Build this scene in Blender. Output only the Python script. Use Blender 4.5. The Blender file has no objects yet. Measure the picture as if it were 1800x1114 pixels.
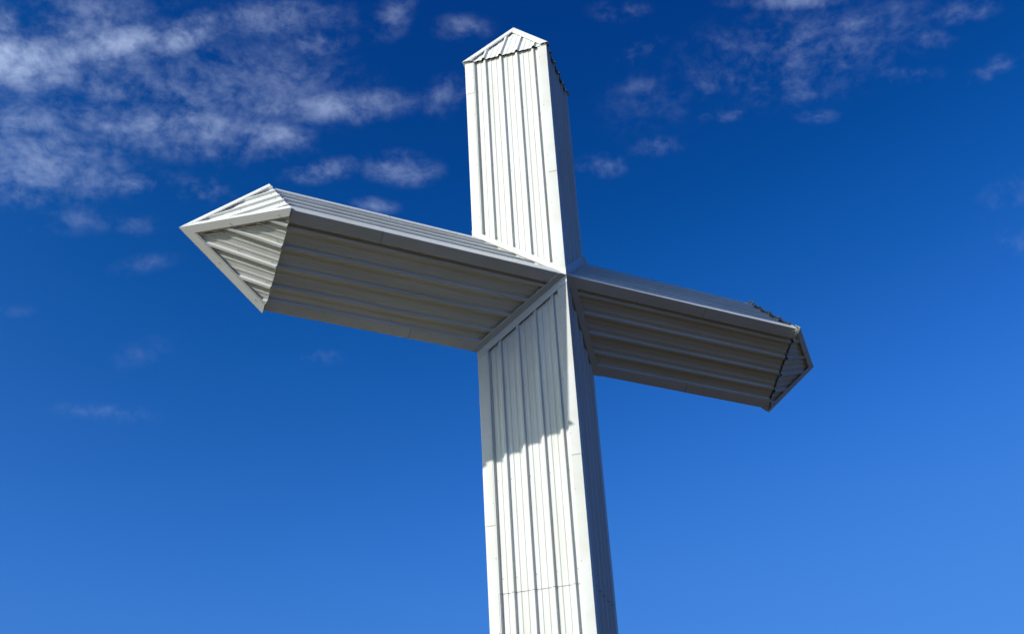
import bpy, bmesh, math, random
from mathutils import Vector, Matrix
import numpy as np

SC = bpy.context.scene
COL = SC.collection
random.seed(7)
R = math.radians

# ------------------------------------------------------------------ scale and key heights (metres)
H = 1.11                      # half diagonal of the square section (upright and arms stand on edge)
EYE = 1.6
HC = 8.9069 * H + EYE         # height of the crossing above the ground
CEN = Vector((0, 0, HC))

# ------------------------------------------------------------------ camera
YAW, PITCH, ROLL = 0.5240127769562173, 0.49815664538570087, -0.06022341831335849
f = np.array([math.sin(YAW) * math.cos(PITCH), math.cos(YAW) * math.cos(PITCH), math.sin(PITCH)])
rt = np.array([math.cos(YAW), -math.sin(YAW), 0.0])
up = np.cross(rt, f)
cr, sr = math.cos(ROLL), math.sin(ROLL)
CX, CY = cr * rt + sr * up, -sr * rt + cr * up
cam = bpy.data.objects.new('camera', bpy.data.cameras.new('camera'))
COL.objects.link(cam)
loc = CEN + Vector((-8.313604, -13.721213, -8.906853)) * H
cam.matrix_world = Matrix(((CX[0], CY[0], -f[0], loc.x), (CX[1], CY[1], -f[1], loc.y),
                           (CX[2], CY[2], -f[2], loc.z), (0, 0, 0, 1)))
FPX = 2103.16248
cam.data.sensor_width = 36
cam.data.lens = FPX / 1800 * 36
cam.data.clip_start = 0.1
cam.data.clip_end = 20000
SC.camera = cam

# ------------------------------------------------------------------ exposure
SC.view_settings.view_transform = 'Standard'
SC.view_settings.look = 'None'
SC.view_settings.exposure = 0.0
SC.view_settings.gamma = 1.0

# ------------------------------------------------------------------ sun and sky
SUN_EL, SUN_AZ = 29.6, -91.3          # almost along the arms, a touch from the front
sd = Vector((math.sin(R(SUN_AZ)) * math.cos(R(SUN_EL)), math.cos(R(SUN_AZ)) * math.cos(R(SUN_EL)), math.sin(R(SUN_EL))))
sun = bpy.data.objects.new('sun', bpy.data.lights.new('sun', 'SUN'))
COL.objects.link(sun)
sun.data.energy = 4.75
sun.data.angle = R(0.5)
sun.data.color = (1.0, 0.97, 0.905)
sun.rotation_euler = sd.to_track_quat('Z', 'Y').to_euler()
sun.location = CEN + sd * 60

SKY_STRENGTH = 0.15
world = bpy.data.worlds.new('World')
SC.world = world
world.use_nodes = True
NT = world.node_tree
NT.nodes.clear()


def N(kind, **kw):
    n = NT.nodes.new(kind)
    for k, v in kw.items():
        setattr(n, k, v)
    return n


def L(a, b):
    NT.links.new(a, b)


def M(op, a, b=None, c=None, clamp=False):
    n = N('ShaderNodeMath', operation=op, use_clamp=clamp)
    for i, v in enumerate((a, b, c)):
        if v is None:
            continue
        if hasattr(v, 'links'):
            L(v, n.inputs[i])
        else:
            n.inputs[i].default_value = v
    return n.outputs[0]


def VM(op, a, b=None, scale=None):
    n = N('ShaderNodeVectorMath', operation=op)
    for i, v in enumerate((a, b)):
        if v is None:
            continue
        if hasattr(v, 'links'):
            L(v, n.inputs[i])
        else:
            n.inputs[i].default_value = v
    if scale is not None:
        n.inputs['Scale'].default_value = scale
    return n


sky = N('ShaderNodeTexSky', sky_type='NISHITA', sun_disc=False)
sky.sun_elevation = R(SUN_EL)
sky.sun_rotation = R(SUN_AZ)
sky.air_density, sky.dust_density, sky.ozone_density = 1.0, 2.8, 4.0
# deep, clear polarised blue: tone curve per channel on the sky's own radiance
sc_in = VM('SCALE', sky.outputs[0], scale=SKY_STRENGTH)
crv = N('ShaderNodeRGBCurve')
PTS = [   # (sky radiance, radiance in the picture) for red, green, blue
    [(0, 0), (.085, .0006), (.12, .004), (.15, .018), (.21, .049), (.325, .082), (1.0, .36), (2.5, 2.45)],
    [(0, 0), (.162, .040), (.228, .102), (.335, .205), (.52, .29), (1.0, .50), (2.5, 2.9)],
    [(0, 0), (.32, .232), (.425, .425), (.55, .66), (.78, .81), (1.2, .90), (2.5, 2.8)],
]
XS, YS = 2.5, 3.0
for ch, pts in enumerate(PTS):
    c = crv.mapping.curves[ch]
    pts = [(x / XS, y / YS) for x, y in pts]
    while len(c.points) > 2:
        c.points.remove(c.points[1])
    c.points[0].location, c.points[1].location = pts[0], pts[-1]
    for p in pts[1:-1]:
        c.points.new(*p)
    for p in c.points:
        p.handle_type = 'AUTO_CLAMPED'
crv.mapping.use_clip = False
crv.mapping.extend = 'HORIZONTAL'
crv.mapping.update()
sc_dn = VM('SCALE', sc_in.outputs[0], scale=1 / XS)
L(sc_dn.outputs[0], crv.inputs['Color'])
sky_rgb = VM('SCALE', crv.outputs[0], scale=YS).outputs[0]


# thin cloud sheet: the view direction carried up to a level layer, so clouds foreshorten towards the horizon
tc = N('ShaderNodeTexCoord')
sep = N('ShaderNodeSeparateXYZ')
L(tc.outputs['Generated'], sep.inputs[0])
zc = M('MAXIMUM', sep.outputs[2], 0.03)
cmb = N('ShaderNodeCombineXYZ')
L(M('DIVIDE', sep.outputs[0], zc), cmb.inputs[0])
L(M('DIVIDE', sep.outputs[1], zc), cmb.inputs[1])
LAYER = cmb.outputs[0]


def ray_to_layer(x, y):
    d = CX * (x - 900) / FPX - CY * (y - 557) / FPX + f
    return np.array([d[0] / d[2], d[1] / d[2]])


# bearing, size and weight of each patch of cloud in the layer: (x, y, half width, half height, tilt, weight)
PATCHES = [
    # upper left: the bright bar and the broken field under it
    (20, 105, 170, 70, 12, .88), (110, 90, 360, 150, 0, .54), (420, 150, 330, 130, 5, .46), (190, 80, 170, 42, -14, .78), (325, 62, 110, 48, -25, .66), (10, 45, 90, 45, 20, .62), (150, 20, 170, 45, 5, .50),
    (480, 35, 210, 60, 0, .50), (690, 30, 80, 50, -40, .46), (815, 50, 80, 36, 0, .44), (560, 75, 110, 40, -10, .46),
    (290, 160, 230, 45, 8, .54), (300, 225, 320, 75, 8, .58), (480, 240, 100, 42, 8, .64), (350, 215, 110, 40, 6, .62), (60, 290, 250, 120, 4, .54), (50, 215, 150, 50, 0, .56),
    (600, 188, 170, 42, -4, .60), (470, 188, 110, 36, 5, .48), (780, 170, 60, 50, -50, .44), (190, 160, 110, 45, 15, .56),
    (560, 302, 95, 30, -10, .56), (705, 297, 95, 42, 4, .52), (350, 332, 110, 40, 8, .48), (230, 322, 70, 28, 0, .52), (660, 362, 60, 22, 5, .46),
    (120, 385, 160, 45, 0, .38), (250, 465, 110, 30, -10, .32), (240, 395, 80, 30, 0, .36),
    # faint wisps low on the left
    (190, 725, 150, 30, 4, .36), (565, 628, 70, 26, 0, .33), (250, 620, 140, 50, -20, .27), (20, 545, 80, 25, 0, .28),
    # upper right: small scattered puffs
    (1410, 95, 360, 130, -12, .42), (1150, 170, 200, 140, -20, .29), (1385, 4, 150, 24, 0, .52), (1390, 82, 120, 36, -28, .46), (1500, 45, 80, 34, -10, .48), (1690, 22, 100, 34, -12, .44),
    (1275, 80, 55, 26, 20, .41), (1240, 150, 45, 26, 30, .42), (1155, 258, 75, 32, -10, .40), (1060, 292, 75, 32, 0, .40), (1740, 122, 90, 28, -25, .43),
    (1600, 130, 90, 28, 0, .41), (1420, 165, 75, 28, 0, .39), (1280, 203, 80, 26, -5, .38), (1435, 205, 60, 22, 0, .39), (1130, 150, 90, 30, -10, .37),
    (1090, 20, 90, 36, 0, .36), (1120, 95, 90, 30, -30, .38), (1780, 345, 130, 60, -25, .31), (1790, 425, 80, 44, 0, .30), (1640, 70, 80, 30, 0, .39),
]
total = None
for (px, py, rx, ry, ang, wt) in PATCHES:
    c0 = ray_to_layer(px, py)
    A = np.stack([(ray_to_layer(px + 1, py) - c0), (ray_to_layer(px, py + 1) - c0)], axis=1)
    ca, sa = math.cos(R(ang)), math.sin(R(ang))
    E = A @ np.array([[ca * rx, -sa * ry], [sa * rx, ca * ry]])
    U, S, Vt = np.linalg.svd(E)            # E maps a unit disc to the patch: axes U, radii S
    mp = N('ShaderNodeMapping', vector_type='TEXTURE')
    mp.inputs['Location'].default_value = (c0[0], c0[1], 0)
    mp.inputs['Rotation'].default_value = (0, 0, math.atan2(U[1, 0], U[0, 0]))
    mp.inputs['Scale'].default_value = (S[0], S[1], 1)
    L(LAYER, mp.inputs['Vector'])
    ln = VM('LENGTH', mp.outputs[0])
    mr = N('ShaderNodeMapRange', interpolation_type='SMOOTHSTEP')
    mr.inputs['From Min'].default_value = 0.0
    mr.inputs['From Max'].default_value = 1.55
    mr.inputs['To Min'].default_value = 1 - wt
    mr.inputs['To Max'].default_value = 1.0
    L(ln.outputs['Value'], mr.inputs['Value'])
    # overlapping patches: the densest one counts
    total = mr.outputs[0] if total is None else M('MINIMUM', total, mr.outputs[0])
total = M('SUBTRACT', 1.0, total)


wn = N('ShaderNodeTexNoise')
wn.inputs['Scale'].default_value = 14.0
wn.inputs['Detail'].default_value = 2
L(tc.outputs['Generated'], wn.inputs['Vector'])
wv = VM('SUBTRACT', wn.outputs['Color'], (0.5, 0.5, 0.5))
WARP = VM('ADD', tc.outputs['Generated'], VM('SCALE', wv.outputs[0], scale=0.022).outputs[0]).outputs[0]


def noise(scale, detail, rough, offs, stretch=(1, 1, 1), dist=0.0):
    mp = N('ShaderNodeMapping')
    mp.inputs['Location'].default_value = offs
    mp.inputs['Scale'].default_value = stretch
    L(WARP, mp.inputs['Vector'])
    n = N('ShaderNodeTexNoise')
    n.inputs['Scale'].default_value = scale
    n.inputs['Detail'].default_value = detail
    n.inputs['Roughness'].default_value = rough
    n.inputs['Distortion'].default_value = dist
    L(mp.outputs[0], n.inputs['Vector'])
    return n.outputs['Fac']


n1 = noise(13.0, 4, 0.55, (3.1, 1.7, 0.4), (1, 1, 1.5))
n2 = noise(38.0, 5, 0.62, (0.4, 5.2, 2.3), (1, 1, 1.5))
n3 = noise(95.0, 4, 0.60, (7.4, 1.2, 4.3), (1, 1, 1.3))
tex = M('ADD', M('ADD', M('MULTIPLY', n1, 0.33), M('MULTIPLY', n2, 0.40)), M('MULTIPLY', n3, 0.27))
dens = M('ADD', M('MULTIPLY', M('SUBTRACT', tex, 0.5), 5.2), M('MULTIPLY', M('SUBTRACT', total, 0.30), 1.8))
mr = N('ShaderNodeMapRange', interpolation_type='SMOOTHSTEP')
mr.inputs['From Min'].default_value = -0.40
mr.inputs['From Max'].default_value = 1.75
mr.inputs['To Min'].default_value = 0.0
mr.inputs['To Max'].default_value = 0.78
L(dens, mr.inputs['Value'])
gate = N('ShaderNodeMapRange', interpolation_type='SMOOTHSTEP')   # no cloud where no patch is
gate.inputs['From Min'].default_value = 0.02
gate.inputs['From Max'].default_value = 0.3
L(total, gate.inputs['Value'])
alpha = M('MULTIPLY', M('MULTIPLY', mr.outputs[0], gate.outputs[0]), M('MULTIPLY_ADD', total, 1.55, -0.27, clamp=True))
mix = N('ShaderNodeMix', data_type='RGBA')
L(alpha, mix.inputs[0])
L(sky_rgb, mix.inputs[6])
mix.inputs[7].default_value = (0.61, 0.75, 1.04, 1)
back = VM('SCALE', mix.outputs[2], scale=1 / SKY_STRENGTH)
bg = N('ShaderNodeBackground')
bg.inputs['Strength'].default_value = SKY_STRENGTH
L(back.outputs[0], bg.inputs['Color'])
wo = N('ShaderNodeOutputWorld')
L(bg.outputs[0], wo.inputs['Surface'])


# ------------------------------------------------------------------ materials
def new_mat(name):
    m = bpy.data.materials.new(name)
    m.use_nodes = True
    return m, m.node_tree.nodes, m.node_tree.links, m.node_tree.nodes['Principled BSDF']


def steel(name, base, rough=0.42, stretch=(1, 1, 1), dirt=0.10, can=0.3):
    m, n, l, p = new_mat(name)
    tcn = n.new('ShaderNodeTexCoord')
    mp = n.new('ShaderNodeMapping')
    mp.inputs['Scale'].default_value = stretch
    l.new(tcn.outputs['Object'], mp.inputs[0])
    a = n.new('ShaderNodeTexNoise')
    a.inputs['Scale'].default_value = 2.2
    a.inputs['Detail'].default_value = 7
    a.inputs['Roughness'].default_value = 0.65
    l.new(mp.outputs[0], a.inputs['Vector'])
    r = n.new('ShaderNodeValToRGB')
    r.color_ramp.elements[0].position = 0.32
    r.color_ramp.elements[1].position = 0.62
    d = [c * (1 - dirt * k) for c, k in zip(base, (1.0, 1.15, 1.8))]
    r.color_ramp.elements[0].color = (*d, 1)
    r.color_ramp.elements[1].color = (*base, 1)
    l.new(a.outputs['Fac'], r.inputs[0])
    l.new(r.outputs[0], p.inputs['Base Color'])
    rr = n.new('ShaderNodeMapRange')
    rr.inputs['To Min'].default_value = rough - 0.08
    rr.inputs['To Max'].default_value = rough + 0.10
    l.new(a.outputs['Fac'], rr.inputs['Value'])
    l.new(rr.outputs[0], p.inputs['Roughness'])
    p.inputs['Specular IOR Level'].default_value = 0.25
    b = n.new('ShaderNodeTexNoise')
    b.inputs['Scale'].default_value = 1.3
    b.inputs['Detail'].default_value = 2
    l.new(mp.outputs[0], b.inputs['Vector'])
    bp = n.new('ShaderNodeBump')
    bp.inputs['Strength'].default_value = can
    bp.inputs['Distance'].default_value = 0.02
    l.new(b.outputs['Fac'], bp.inputs['Height'])
    l.new(bp.outputs[0], p.inputs['Normal'])
    return m


WHITE = (0.79, 0.80, 0.757)
M_PANEL_Z = steel('painted ribbed steel upright', WHITE, stretch=(1.6, 1.6, 0.22))
M_PANEL_X = steel('painted ribbed steel arm', WHITE, stretch=(0.22, 1.6, 1.6), dirt=0.12)
M_CAP = steel('painted ribbed steel cap', WHITE, stretch=(1, 1, 1))
M_TRIM = steel('painted folded steel trim', (0.775, 0.785, 0.745), rough=0.40, stretch=(0.6, 0.6, 0.6))
M_GAP, n_, l_, p_ = new_mat('dark lap and gap shade')  # dark colour standing in for shade at laps and under the trim fold
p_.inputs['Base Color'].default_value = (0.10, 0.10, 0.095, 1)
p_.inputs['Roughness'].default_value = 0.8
M_SCREW, n_, l_, p_ = new_mat('weathered screw head')
p_.inputs['Base Color'].default_value = (0.34, 0.33, 0.31, 1)
p_.inputs['Metallic'].default_value = 0.4
p_.inputs['Roughness'].default_value = 0.55
M_CAULK, n_, l_, p_ = new_mat('dirty white caulk')
tn = n_.new('ShaderNodeTexNoise')
tn.inputs['Scale'].default_value = 25
rp = n_.new('ShaderNodeValToRGB')
rp.color_ramp.elements[0].color = (0.35, 0.33, 0.29, 1)
rp.color_ramp.elements[1].color = (0.75, 0.74, 0.70, 1)
l_.new(tn.outputs[0], rp.inputs[0])
l_.new(rp.outputs[0], p_.inputs['Base Color'])
M_CONC, n_, l_, p_ = new_mat('broom finished concrete')
tn = n_.new('ShaderNodeTexNoise')
tn.inputs['Scale'].default_value = 6
tn.inputs['Detail'].default_value = 8
rp = n_.new('ShaderNodeValToRGB')
rp.color_ramp.elements[0].color = (0.27, 0.26, 0.24, 1)
rp.color_ramp.elements[1].color = (0.40, 0.385, 0.355, 1)
l_.new(tn.outputs[0], rp.inputs[0])
l_.new(rp.outputs[0], p_.inputs['Base Color'])
p_.inputs['Roughness'].default_value = 0.9
M_GROUND, n_, l_, p_ = new_mat('dark bare earth')
tn = n_.new('ShaderNodeTexNoise')
tn.inputs['Scale'].default_value = 0.35
tn.inputs['Detail'].default_value = 12
tn.inputs['Roughness'].default_value = 0.7
tcn = n_.new('ShaderNodeTexCoord')
l_.new(tcn.outputs['Object'], tn.inputs['Vector'])
rp = n_.new('ShaderNodeValToRGB')
rp.color_ramp.elements[0].position = 0.35
rp.color_ramp.elements[1].position = 0.68
rp.color_ramp.elements[0].color = (0.029, 0.020, 0.008, 1)
rp.color_ramp.elements[1].color = (0.060, 0.040, 0.016, 1)
l_.new(tn.outputs[0], rp.inputs[0])
l_.new(rp.outputs[0], p_.inputs['Base Color'])
p_.inputs['Roughness'].default_value = 1.0
p_.inputs['Specular IOR Level'].default_value = 0.1


# ------------------------------------------------------------------ helpers
def link(name, bm, mats, parent=None, origin=None, smooth=35, solid=0.0):
    me = bpy.data.meshes.new(name)
    if origin is not None:
        bmesh.ops.translate(bm, verts=bm.verts, vec=-Vector(origin))
    bm.normal_update()
    bm.to_mesh(me)
    bm.free()
    for m in mats:
        me.materials.append(m)
    for p in me.polygons:
        p.use_smooth = smooth > 0
    if smooth > 0:
        me.set_sharp_from_angle(angle=R(smooth))
    o = bpy.data.objects.new(name, me)
    COL.objects.link(o)
    if origin is not None:
        o.location = origin
    if parent is not None:
        o.parent = parent
        o.matrix_parent_inverse = Matrix.Identity(4)
        o.location = Vector(origin or (0, 0, 0)) - world_of(parent)
    if solid:
        md = o.modifiers.new('sheet thickness', 'SOLIDIFY')
        md.thickness = solid
        md.offset = -1
    return o


def world_of(o):
    v = Vector((0, 0, 0))
    while o is not None:
        v += Vector(o.location)
        o = o.parent
    return v


def grid(bm, rows, mat=0, flip=None):
    """rows: list of equal-length point lists -> quads. flip: outward vector to agree with."""
    vs = [[bm.verts.new(p) for p in r] for r in rows]
    for i in range(len(vs) - 1):
        for j in range(len(vs[0]) - 1):
            q = [vs[i][j], vs[i][j + 1], vs[i + 1][j + 1], vs[i + 1][j]]
            try:
                fc = bm.faces.new(q)
            except ValueError:
                continue
            fc.material_index = mat
            if flip is not None:
                fc.normal_update()
                if fc.normal.dot(flip) < 0:
                    fc.normal_flip()


def slab(bm, quad, n, thick, mat=0):
    """a thin closed plate: quad points, pushed back along -n"""
    a = [bm.verts.new(p) for p in quad]
    b = [bm.verts.new(Vector(p) - n * thick) for p in quad]
    fs = [bm.faces.new(a), bm.faces.new(b[::-1])]
    for i in range(len(a)):
        j = (i + 1) % len(a)
        fs.append(bm.faces.new((a[i], b[i], b[j], a[j])))
    for x in fs:
        x.material_index = mat
    bmesh.ops.recalc_face_normals(bm, faces=fs)


D = 0.040                     # flat of the panel lies this far behind the folded trim
RIB_H = 0.036
RIBS = (0.172, 0.367, 0.563, 0.758, 0.897)     # rib centres, fraction of the face from its front edge


def profile(w, lo=0.0, hi=1.0, ribs=RIBS):
    pts = [(lo * w, 0.0)]
    cs = [(c * w, 'M') for c in ribs]
    ext = [ribs[0] - 0.195] + list(ribs) + [ribs[-1] + 0.195]
    for a, b in zip(ext[:-1], ext[1:]):
        for k in (1 / 3, 2 / 3):
            if b - a > 0.16:
                cs.append(((a + (b - a) * k) * w, 'm'))
        if b - a <= 0.16:
            cs.append(((a + (b - a) * 0.45) * w, 'm'))
    for c, t in sorted(cs):
        b_, t_, h_ = (0.039, 0.016, RIB_H) if t == 'M' else (0.022, 0.012, 0.0065)
        for s, h in ((c - b_, 0), (c - t_, h_), (c + t_, h_), (c + b_, 0)):
            if lo * w + 0.002 < s < hi * w - 0.002:
                pts.append((s, h))
    pts.append((hi * w, 0.0))
    return pts


def screw(bm, p, n, mat=1, r=0.0075):
    n = n.normalized()
    t = n.orthogonal().normalized()
    b = n.cross(t)
    rings = []
    for rr, hh in ((r, 0.0), (r, 0.0025), (r * 0.6, 0.003), (r * 0.55, 0.009)):
        rings.append([bm.verts.new(p + n * hh + (t * math.cos(a) + b * math.sin(a)) * rr)
                      for a in [k * math.pi / 3 for k in range(6)]])
    for i in range(3):
        for k in range(6):
            bm.faces.new((rings[i][k], rings[i][(k + 1) % 6], rings[i + 1][(k + 1) % 6], rings[i + 1][k])).material_index = mat
    bm.faces.new(rings[3]).material_index = mat


def clad(bm, e0, e1, n, axis, lo, hi, extra=0.0, step=0.8, seam_at=None, screw_rows=True):
    """one ribbed panel run on a face: e0 front edge point, e1 other edge point, axis the run direction.
    lo / hi: functions point -> coordinate along axis where the sheet is cut"""
    w = (e1 - e0).length
    t = (e1 - e0) / w
    pr = profile(w, 0.012, 0.988)
    base = [e0 + t * s + n * (h - D + extra) for s, h in pr]
    rng = [(lo(p), hi(p)) for p in base]
    L_ = max(b - a for a, b in rng)
    k = max(1, int(L_ / step))
    rows = []
    for i in range(k + 1):
        rows.append([p + axis * (a + (b - a) * i / k) for p, (a, b) in zip(base, rng)])
    grid(bm, rows, 0, n)
    if screw_rows:
        for c in RIBS:
            s = c * w - 0.060
            p = e0 + t * s + n * (-D + extra)
            a, b = lo(p), hi(p)
            z = a + 0.22
            while z < b - 0.1:
                screw(bm, p + axis * z + t * random.uniform(-.004, .004), n)
                z += 1.52
    return t, w


def trim(name, v, t1, n1, t2, n2, axis, lo, hi, parent, leg=0.162, leg1=None, tilt=0.0, out=0.0, seam=False, seam_end='lo'):
    """folded corner angle along an edge through v; legs run along t1 and t2 on the faces with normals n1, n2"""
    bm = bmesh.new()
    br = 0.012
    lg1 = leg1 or leg
    ti = n1 * tilt
    o1, o2 = n1 * out, n2 * out
    bis = (n1 + n2).normalized()
    sec = [v + t1 * (lg1 + 0.005) - n1 * 0.014 + o1 + ti, v + t1 * (lg1 + 0.006) - n1 * 0.006 + o1 + ti, v + t1 * lg1 + o1 + ti,
           v + t1 * br + o1, v + (t1 + t2) * (br * 0.42) + (o1 + o2) * 0.6, v + (t1 + t2) * (br * 0.17) + bis * out, v + (t1 + t2) * (br * 0.42) + (o1 + o2) * 0.6,
           v + t2 * br + o2, v + t2 * leg + o2, v + t2 * (leg + 0.006) - n2 * 0.006 + o2, v + t2 * (leg + 0.005) - n2 * 0.011 + o2]
    sec = sec[:4] + [v + t1 * br * 0.45 + t2 * br * 0.08 + o1, v + t2 * br * 0.45 + t1 * br * 0.08 + o2] + sec[7:]
    rng = [(lo(p), hi(p)) for p in sec]
    k = max(1, int(max(b - a for a, b in rng) / 0.9))
    rows = [[p + axis * (a + (b - a) * i / k) for p, (a, b) in zip(sec, rng)] for i in range(k + 1)]
    vs = [[bm.verts.new(p) for p in r] for r in rows]
    mid = v - bis * 0.3
    for i in range(k):
        for j in range(len(sec) - 1):
            fc = bm.faces.new((vs[i][j], vs[i][j + 1], vs[i + 1][j + 1], vs[i + 1][j]))
            fc.normal_update()
            cc = fc.calc_center_median()
            ref = cc - (mid + axis * (cc - mid).dot(axis))
            if fc.normal.dot(ref) < 0:
                fc.normal_flip()
    if seam:     # dark strip put in for the thin shadow line at the lap
        for tt, nn, oo in (() if tilt else ((t1, n1, o1),)) + ((t2, n2, o2),):
            e = lo if seam_end == 'lo' else hi
            a = v + tt * 0.01 + oo + nn * 0.0008
            b = v + tt * (leg - 0.004) + oo + nn * 0.0008
            g = axis * (0.005 if seam_end == 'lo' else -0.005)
            za, zb = e(a), e(b)
            slab(bm, [a + axis * za, b + axis * zb, b + axis * zb + g, a + axis * za + g], nn, 0.0008, 1)
    a, b = lo(v), hi(v)
    for tt, nn in (() if tilt else ((t1, n1),)) + ((t2, n2),):
        z = a + 0.35
        while z < b - 0.2:
            screw(bm, v + tt * (leg - 0.018) + nn * out + axis * z, nn, 2, 0.007)
            z += 1.1
    org = v + axis * ((a + b) / 2)
    return link(name, bm, [M_TRIM, M_GAP, M_SCREW], parent, org, smooth=30)


X, Y, Z = Vector((1, 0, 0)), Vector((0, 1, 0)), Vector((0, 0, 1))
S2 = math.sqrt(0.5)

# ------------------------------------------------------------------ setting
bm = bmesh.new()
rad = [0, 6, 20, 60, 200, 700, 2500, 9000]
rings = []
for r in rad[1:]:
    rings.append([bm.verts.new((r * math.cos(a), r * math.sin(a), 0.0 if r < 20 else random.uniform(-0.02, 0.02) * min(r, 300) ** 0.7))
                  for a in [k * math.tau / 48 for k in range(48)]])
c0 = bm.verts.new((0, 0, 0))
for k in range(48):
    bm.faces.new((c0, rings[0][k], rings[0][(k + 1) % 48]))
    for i in range(len(rings) - 1):
        bm.faces.new((rings[i][k], rings[i + 1][k], rings[i + 1][(k + 1) % 48], rings[i][(k + 1) % 48]))
g = link('ground', bm, [M_GROUND], smooth=60)
g['kind'] = 'structure'

M_BLOCKER, n_, l_, p_ = new_mat('unseen sky blocker')  # dark green surface of the added ring that holds back low sky light
tn = n_.new('ShaderNodeTexNoise')
tn.inputs['Scale'].default_value = 0.12
tn.inputs['Detail'].default_value = 12
tcn = n_.new('ShaderNodeTexCoord')
l_.new(tcn.outputs['Object'], tn.inputs['Vector'])
rp = n_.new('ShaderNodeValToRGB')
rp.color_ramp.elements[0].position = 0.35
rp.color_ramp.elements[1].position = 0.65
rp.color_ramp.elements[0].color = (0.012, 0.018, 0.006, 1)
rp.color_ramp.elements[1].color = (0.040, 0.044, 0.018, 1)
l_.new(tn.outputs[0], rp.inputs[0])
l_.new(rp.outputs[0], p_.inputs['Base Color'])
p_.inputs['Roughness'].default_value = 1.0
p_.inputs['Specular IOR Level'].default_value = 0.05
from mathutils import noise as mnoise
bm = bmesh.new()


def blocker_rise(az):          # height of the added sky blocker in degrees, az from +Y towards +X
    pts = [(-180, 17), (-140, 12), (-110, 4), (-75, 3.5), (-40, 5), (0, 7.5), (60, 7.5), (95, 13), (140, 18), (180, 17)]
    for (a0, h0), (a1, h1) in zip(pts[:-1], pts[1:]):
        if a0 <= az <= a1:
            return h0 + (h1 - h0) * (az - a0) / (a1 - a0)


rows = []
NA = 360
for k in range(NA + 1):
    az = -180 + (k % NA)
    hmax = blocker_rise(az)
    col = []
    for j, fr in enumerate((0.0, 0.12, 0.3, 0.5, 0.7, 0.88, 1.0, 0.9, 0.6)):
        r = 150 + j * 22
        z = math.tan(R(hmax)) * 282 * fr
        v = Vector((math.sin(R(az)) * r, math.cos(R(az)) * r, z))
        nz = mnoise.fractal(v * 0.045, 0.9, 2.0, 5) * 5.0 + mnoise.noise(v * 0.4) * 1.2
        v.z = z + nz * fr - (0.4 if j == 0 else 0)
        col.append(v)
    rows.append(col)
grid(bm, rows, 0, None)
bmesh.ops.remove_doubles(bm, verts=bm.verts, dist=0.01)
bmesh.ops.recalc_face_normals(bm, faces=bm.faces)
hl = link('sky_blocker', bm, [M_BLOCKER], smooth=60)  # unseen ring below the frame, added to cut sky fill on shaded faces
hl['kind'] = 'structure'

# ------------------------------------------------------------------ the cross
cross = bpy.data.objects.new('cross', None)
COL.objects.link(cross)
cross['label'] = 'towering white ribbed metal cross with pointed pyramid ends'
cross['category'] = 'cross'

TOP, ARM_L, ARM_R = 4.410 * H, 4.20 * H, 4.375 * H
SEAM = -4.58 * H


def const(v):
    return lambda p: v


# upright: square section standing on edge; faces listed with their front (or rear) edge first
UF = [(Vector((0, -H, 0)), Vector((-H, 0, 0))), (Vector((0, -H, 0)), Vector((H, 0, 0))),
      (Vector((0, H, 0)), Vector((-H, 0, 0))), (Vector((0, H, 0)), Vector((H, 0, 0)))]
bm = bmesh.new()
for e0, e1 in UF:
    n = (e0 + e1).normalized()
    a0, a1 = e0 + CEN, e1 + CEN
    clad(bm, a0, a1, n, Z, lambda p: abs(p.x) + 0.004, const(TOP - 0.01))
    clad(bm, a0, a1, n, Z, const(SEAM), lambda p: -abs(p.x) - 0.004, extra=0.003)
    t, w = clad(bm, a0, a1, n, Z, const(-HC + 0.14), const(SEAM + 0.10))
    # dark strips for the shadow line of the sheet lap and outer-rib side lap
    pr = profile(w, 0.10, 0.90)
    lap_shade_w = 0.0055
    row0 = [a0 + t * s + n * (h - D + 0.0042) + Z * SEAM for s, h in pr]
    grid(bm, [row0, [p + Z * -lap_shade_w for p in row0]], 2, n)
    for za, zb in ((lambda p: abs(p.x) + 0.02, TOP - 0.02), (None, None)):
        s = 0.862 * w
        p = a0 + t * s + n * (-D + 0.0045)
        z0, z1 = (abs(p.x) + 0.02, TOP - 0.02) if za else (-HC + 0.2, -abs(p.x) - 0.02)
        slab(bm, [p + Z * z0, p + t * 0.008 + Z * z0, p + t * 0.008 + Z * z1, p + Z * z1], n, 0.0015, 2)
# dark strips put in as the gap shadow under the side trim's fold
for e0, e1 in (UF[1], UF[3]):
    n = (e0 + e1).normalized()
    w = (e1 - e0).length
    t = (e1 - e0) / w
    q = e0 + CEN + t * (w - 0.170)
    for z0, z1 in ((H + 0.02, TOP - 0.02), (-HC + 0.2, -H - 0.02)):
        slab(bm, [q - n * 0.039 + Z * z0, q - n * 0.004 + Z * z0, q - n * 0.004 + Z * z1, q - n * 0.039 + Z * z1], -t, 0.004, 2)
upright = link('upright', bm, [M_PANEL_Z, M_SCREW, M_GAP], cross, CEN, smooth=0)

UE = [(Vector((0, -H, 0)), (-X + Y) * S2, (X + Y) * S2, 'front'), (Vector((-H, 0, 0)), (X - Y) * S2, (X + Y) * S2, 'side'),
      (Vector((H, 0, 0)), (-X - Y) * S2, (-X + Y) * S2, 'side2'), (Vector((0, H, 0)), (-X - Y) * S2, (X - Y) * S2, 'back')]
JOINTS = {'front': [1.87, -2.82, -5.6, -7.9], 'side': [3.75, -3.65, -6.4, -8.3], 'side2': [2.95, -3.95, -6.6], 'back': [1.9, -3.0, -5.5]}


def face_normal(v, t):
    """outward normal of the upright / arm face that holds edge v and direction t"""
    n = v + (t * (v.length * math.sqrt(2)) + v)
    return n.normalized()


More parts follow.
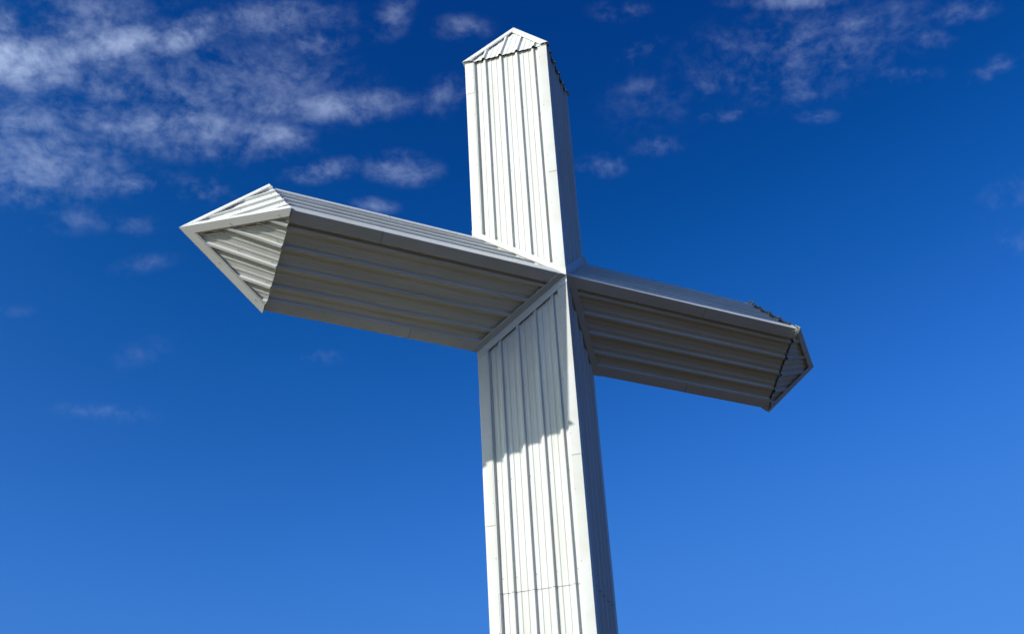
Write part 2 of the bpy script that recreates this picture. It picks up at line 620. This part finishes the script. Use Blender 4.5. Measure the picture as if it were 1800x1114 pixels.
for v, t1, t2, key in UE:
    n1, n2 = face_normal(v, t1), face_normal(v, t2)
    vv = v + CEN
    js = sorted([j * H for j in JOINTS[key]])
    for hi_part in (True, False):
        cuts = [j for j in js if (j > 0) == hi_part]
        if hi_part:
            segs = [None] + cuts + [TOP + 0.012]
        else:
            segs = [-HC + 0.13] + cuts + [None]
        for i in range(len(segs) - 1):
            a, b = segs[i], segs[i + 1]
            lo = (lambda p: abs(p.x)) if a is None else const(a)
            hi = (lambda p: -abs(p.x)) if b is None else const(b + (0.05 if i < len(segs) - 2 else 0.0))
            low_joint = a is not None and a in cuts
            trim('corner_trim', vv, t1, n1, t2, n2, Z, lo, hi, upright, out=0.0018 * (i % 2), seam=low_joint)

# arms
AF = [(Vector((0, -H, 0)), Vector((0, 0, H))), (Vector((0, -H, 0)), Vector((0, 0, -H))),
      (Vector((0, H, 0)), Vector((0, 0, H))), (Vector((0, H, 0)), Vector((0, 0, -H)))]
AE = [(Vector((0, -H, 0)), (Y + Z) * S2, (Y - Z) * S2, 'front'), (Vector((0, 0, H)), (-Y - Z) * S2, (Y - Z) * S2, 'top'),
      (Vector((0, 0, -H)), (-Y + Z) * S2, (Y + Z) * S2, 'bottom'), (Vector((0, H, 0)), (-Y + Z) * S2, (-Y - Z) * S2, 'back')]
AJ = {-1: {'front': [2.9], 'top': [2.4], 'bottom': [2.1], 'back': [2.2]}, 1: {'front': [2.55], 'top': [2.3], 'bottom': [2.7], 'back': [2.4]}}
arms = {}
for sg, LEN in ((-1, ARM_L), (1, ARM_R)):
    ax = X * sg
    bm = bmesh.new()
    for e0, e1 in AF:
        n = (e0 + e1).normalized()
        a0, a1 = e0 + CEN, e1 + CEN
        t, w = clad(bm, a0, a1, n, ax, lambda p: abs(p.z - HC) + 0.004, const(LEN - 0.008))
        s = 0.127 * w      # dark strip for the shadow line of the side lap beside the trim
        p = a0 + t * s + n * (-D + 0.002)
        z0 = abs(p.z - HC) + 0.02
        slab(bm, [p + ax * z0, p + t * 0.008 + ax * z0, p + t * 0.008 + ax * (LEN - 0.02), p + ax * (LEN - 0.02)], n, 0.0015, 2)
    arm = link('arm', bm, [M_PANEL_X, M_SCREW, M_GAP], cross, CEN + ax * (LEN * 0.5), smooth=0)
    arms[sg] = arm
    for v, t1, t2, key in AE:
        n1, n2 = face_normal(v, t1), face_normal(v, t2)
        cuts = [j * H for j in AJ[sg][key]]
        segs = [None] + cuts + [LEN + 0.01]
        for i in range(len(segs) - 1):
            a, b = segs[i], segs[i + 1]
            lo = (lambda p: abs(p.z - HC)) if a is None else const(a)
            hi = const(b + (0.05 if i < len(segs) - 2 else 0.0))
            trim('corner_trim', v + CEN, t1, n1, t2, n2, ax, lo, hi, arm, out=0.0018 * (i % 2), seam=a is not None, leg1=(0.222 if sg < 0 else 0.18) if key == 'front' else None,
                 tilt=(0.016 if sg < 0 else 0.006) if key == 'front' else 0.0, leg=0.19 if key == 'front' else 0.162)


# pyramid ends
def end_cap(ax, u1, u2, base, half, tip):
    """ax outward axis; u1,u2 the two diagonals of the section (u1 points to the viewer's edge first)"""
    corners = [u1 * half, u2 * half, -u1 * half, -u2 * half]
    bm = bmesh.new()
    apex = CEN + ax * tip
    pts = [CEN + ax * base + c for c in corners]
    faces = []
    for i in range(4):
        a, b = pts[i], pts[(i + 1) % 4]
        if i % 2:
            a, b = b, a                      # start from the front / rear edge
        w = (b - a).length
        t = (b - a) / w
        m = (a + b) / 2
        alt = apex - m
        al = alt.length
        ad = alt / al
        n = t.cross(ad).normalized()
        if n.dot(m - (CEN + ax * base)) < 0:
            n = -n
        faces.append((a, b, w, t, ad, al, n))
        pr = profile(w, 0.02, 0.98)
        # cut the profile at the middle so the sheet reaches its point
        cut = []
        for (s0, h0), (s1, h1) in zip(pr[:-1], pr[1:]):
            cut.append((s0, h0))
            if s0 < w / 2 < s1:
                cut.append((w / 2, h0 + (h1 - h0) * (w / 2 - s0) / (s1 - s0)))
        cut.append(pr[-1])
        lift = [a + t * s + n * (h - D) for s, h in cut]
        # each strip between two profile points ends on the hip line, so a rib stops where it meets the hip
        r0 = [p - ad * 0.012 for p in lift]
        r1 = [p + ad * max(0.0, al * (1 - abs(2 * s / w - 1)) - 0.05) for p, (s, h) in zip(lift, cut)]
        grid(bm, [r0, r1], 0, n)
        for c in RIBS:
            s = c * w - 0.060
            for l in (0.08, 0.62):
                if l < al * (1 - abs(2 * s / w - 1)) - 0.15:
                    screw(bm, a + t * s - n * D + ad * l, n)
    cap = link('end_cap', bm, [M_CAP, M_SCREW], cross, CEN + ax * base, smooth=0)
    for i in range(4):                      # folded hip trims
        bm = bmesh.new()
        c = pts[i]
        out = 0.003 + 0.004 * (i % 2)
        for fi in (i - 1, i):
            a, b, w, t, ad, al, n = faces[fi % 4]
            m = (a + b) / 2
            tin = (m - c).normalized()
            hip = (apex - c).normalized()
            sin_b = tin.cross(hip).length
            k = 0.115
            along = k / sin_b                # where the inner edge meets the base
            half_w = w / 2
            top_l = al * (half_w - along) / half_w
            q = [c, apex, m + ad * top_l, c + tin * along]
            q = [p + n * out for p in q]
            slab(bm, q, n, 0.0015)
            hem_d = (tin - hip * tin.dot(hip)).normalized()
            h0, h1 = q[3], q[2]
            slab(bm, [h0, h1, h1 + hem_d * 0.004 - n * 0.008, h0 + hem_d * 0.004 - n * 0.008], n, 0.0015)
            slab(bm, [p + n * -0.0075 for p in (h0 - hem_d * 0.004, h1 - hem_d * 0.004, h1 + hem_d * 0.020, h0 + hem_d * 0.020)], n, 0.0015)
            for l in (0.12, 0.55, 0.9):
                p = c + hip * (l * (apex - c).length) + hem_d * 0.07
                if l < 0.8:
                    screw(bm, p + n * out, n, 1, 0.007)
        link('hip_trim', bm, [M_TRIM, M_SCREW], cap, (c + apex) / 2, smooth=30)
    return cap


end_cap(-X, -Y, Z, 4.225 * H, 1.045 * H, 5.42 * H)
end_cap(X, -Y, Z, 4.392 * H, 1.065 * H, 5.60 * H)
end_cap(Z, -Y, -X, 4.420 * H, 1.045 * H, 5.58 * H)


# valley flashing where arms meet upright
def flashing(sx, sy, sz, k_up, k_arm):
    bm = bmesh.new()
    n_up = Vector((sx, sy, 0)).normalized()
    n_arm = Vector((0, sy, sz)).normalized()
    p0 = CEN + Vector((0, sy * H, 0))
    p1 = CEN + Vector((sx * H, 0, sz * H))
    lift = 0.006
    if k_up:
        d = Z * sz
        q = [p0, p1, p1 + d * k_up, p0 + d * k_up]
        q = [p + n_up * lift for p in q]
        slab(bm, q, n_up, 0.002)
        e = [q[3], q[2], q[2] + d * 0.006 - n_up * 0.008, q[3] + d * 0.006 - n_up * 0.008]
        slab(bm, e, n_up, 0.0015)
        if sx > 0:      # loose end of the strip, bent out past the corner
            b0, b1 = q[1], q[2]
            slab(bm, [b0, b1, b1 + X * 0.075 - Z * 0.07 - n_up * 0.02, b0 + X * 0.11 - Z * 0.03 + Z * 0.035 - n_up * 0.03], n_up, 0.0015)
    if k_arm:
        d = X * sx
        q = [p0, p1, p1 + d * k_arm, p0 + d * k_arm]
        q = [p + n_arm * lift for p in q]
        slab(bm, q, n_arm, 0.002)
        e = [q[3], q[2], q[2] + d * 0.006 - n_arm * 0.008, q[3] + d * 0.006 - n_arm * 0.008]
        slab(bm, e, n_arm, 0.0015)
    return link('valley_flashing', bm, [M_TRIM], cross, (p0 + p1) / 2, smooth=30)


for sy in (-1, 1):
    flashing(-1, sy, 1, 0.115, 0.0)
    flashing(-1, sy, -1, 0.135, 0.135)
    flashing(1, sy, 1, 0.150, 0.03)
    flashing(1, sy, -1, 0.0, 0.135)

# caulk at the front crossing point
bm = bmesh.new()
bmesh.ops.create_icosphere(bm, subdivisions=3, radius=0.03)
for v in bm.verts:
    v.co *= 1 + 0.35 * math.sin(v.co.x * 190 + 1) * math.cos(v.co.z * 160) + random.uniform(-.08, .08)
    v.co.z *= 1.7
    v.co.y *= 0.6
link('caulk', bm, [M_CAULK], cross, CEN + Vector((0, -H - 0.002, -0.03)), smooth=60)

# footing
bm = bmesh.new()
ring = [(1.9, 0.0), (1.9, 0.10), (1.86, 0.135), (0.0, 0.14)]
for i in range(len(ring) - 1):
    for k in range(8):
        a0, a1 = k * math.tau / 8 + math.tau / 16, (k + 1) * math.tau / 8 + math.tau / 16
        (r0, z0), (r1, z1) = ring[i], ring[i + 1]
        P = [Vector((r0 * math.cos(a0), r0 * math.sin(a0), z0)), Vector((r0 * math.cos(a1), r0 * math.sin(a1), z0)),
             Vector((r1 * math.cos(a1), r1 * math.sin(a1), z1)), Vector((r1 * math.cos(a0), r1 * math.sin(a0), z1))]
        if r1 == 0:
            P = P[:3]
        bm.faces.new([bm.verts.new(p) for p in P])
bmesh.ops.remove_doubles(bm, verts=bm.verts, dist=0.0005)
bmesh.ops.recalc_face_normals(bm, faces=bm.faces)
link('footing', bm, [M_CONC], cross, (0, 0, 0), smooth=20)
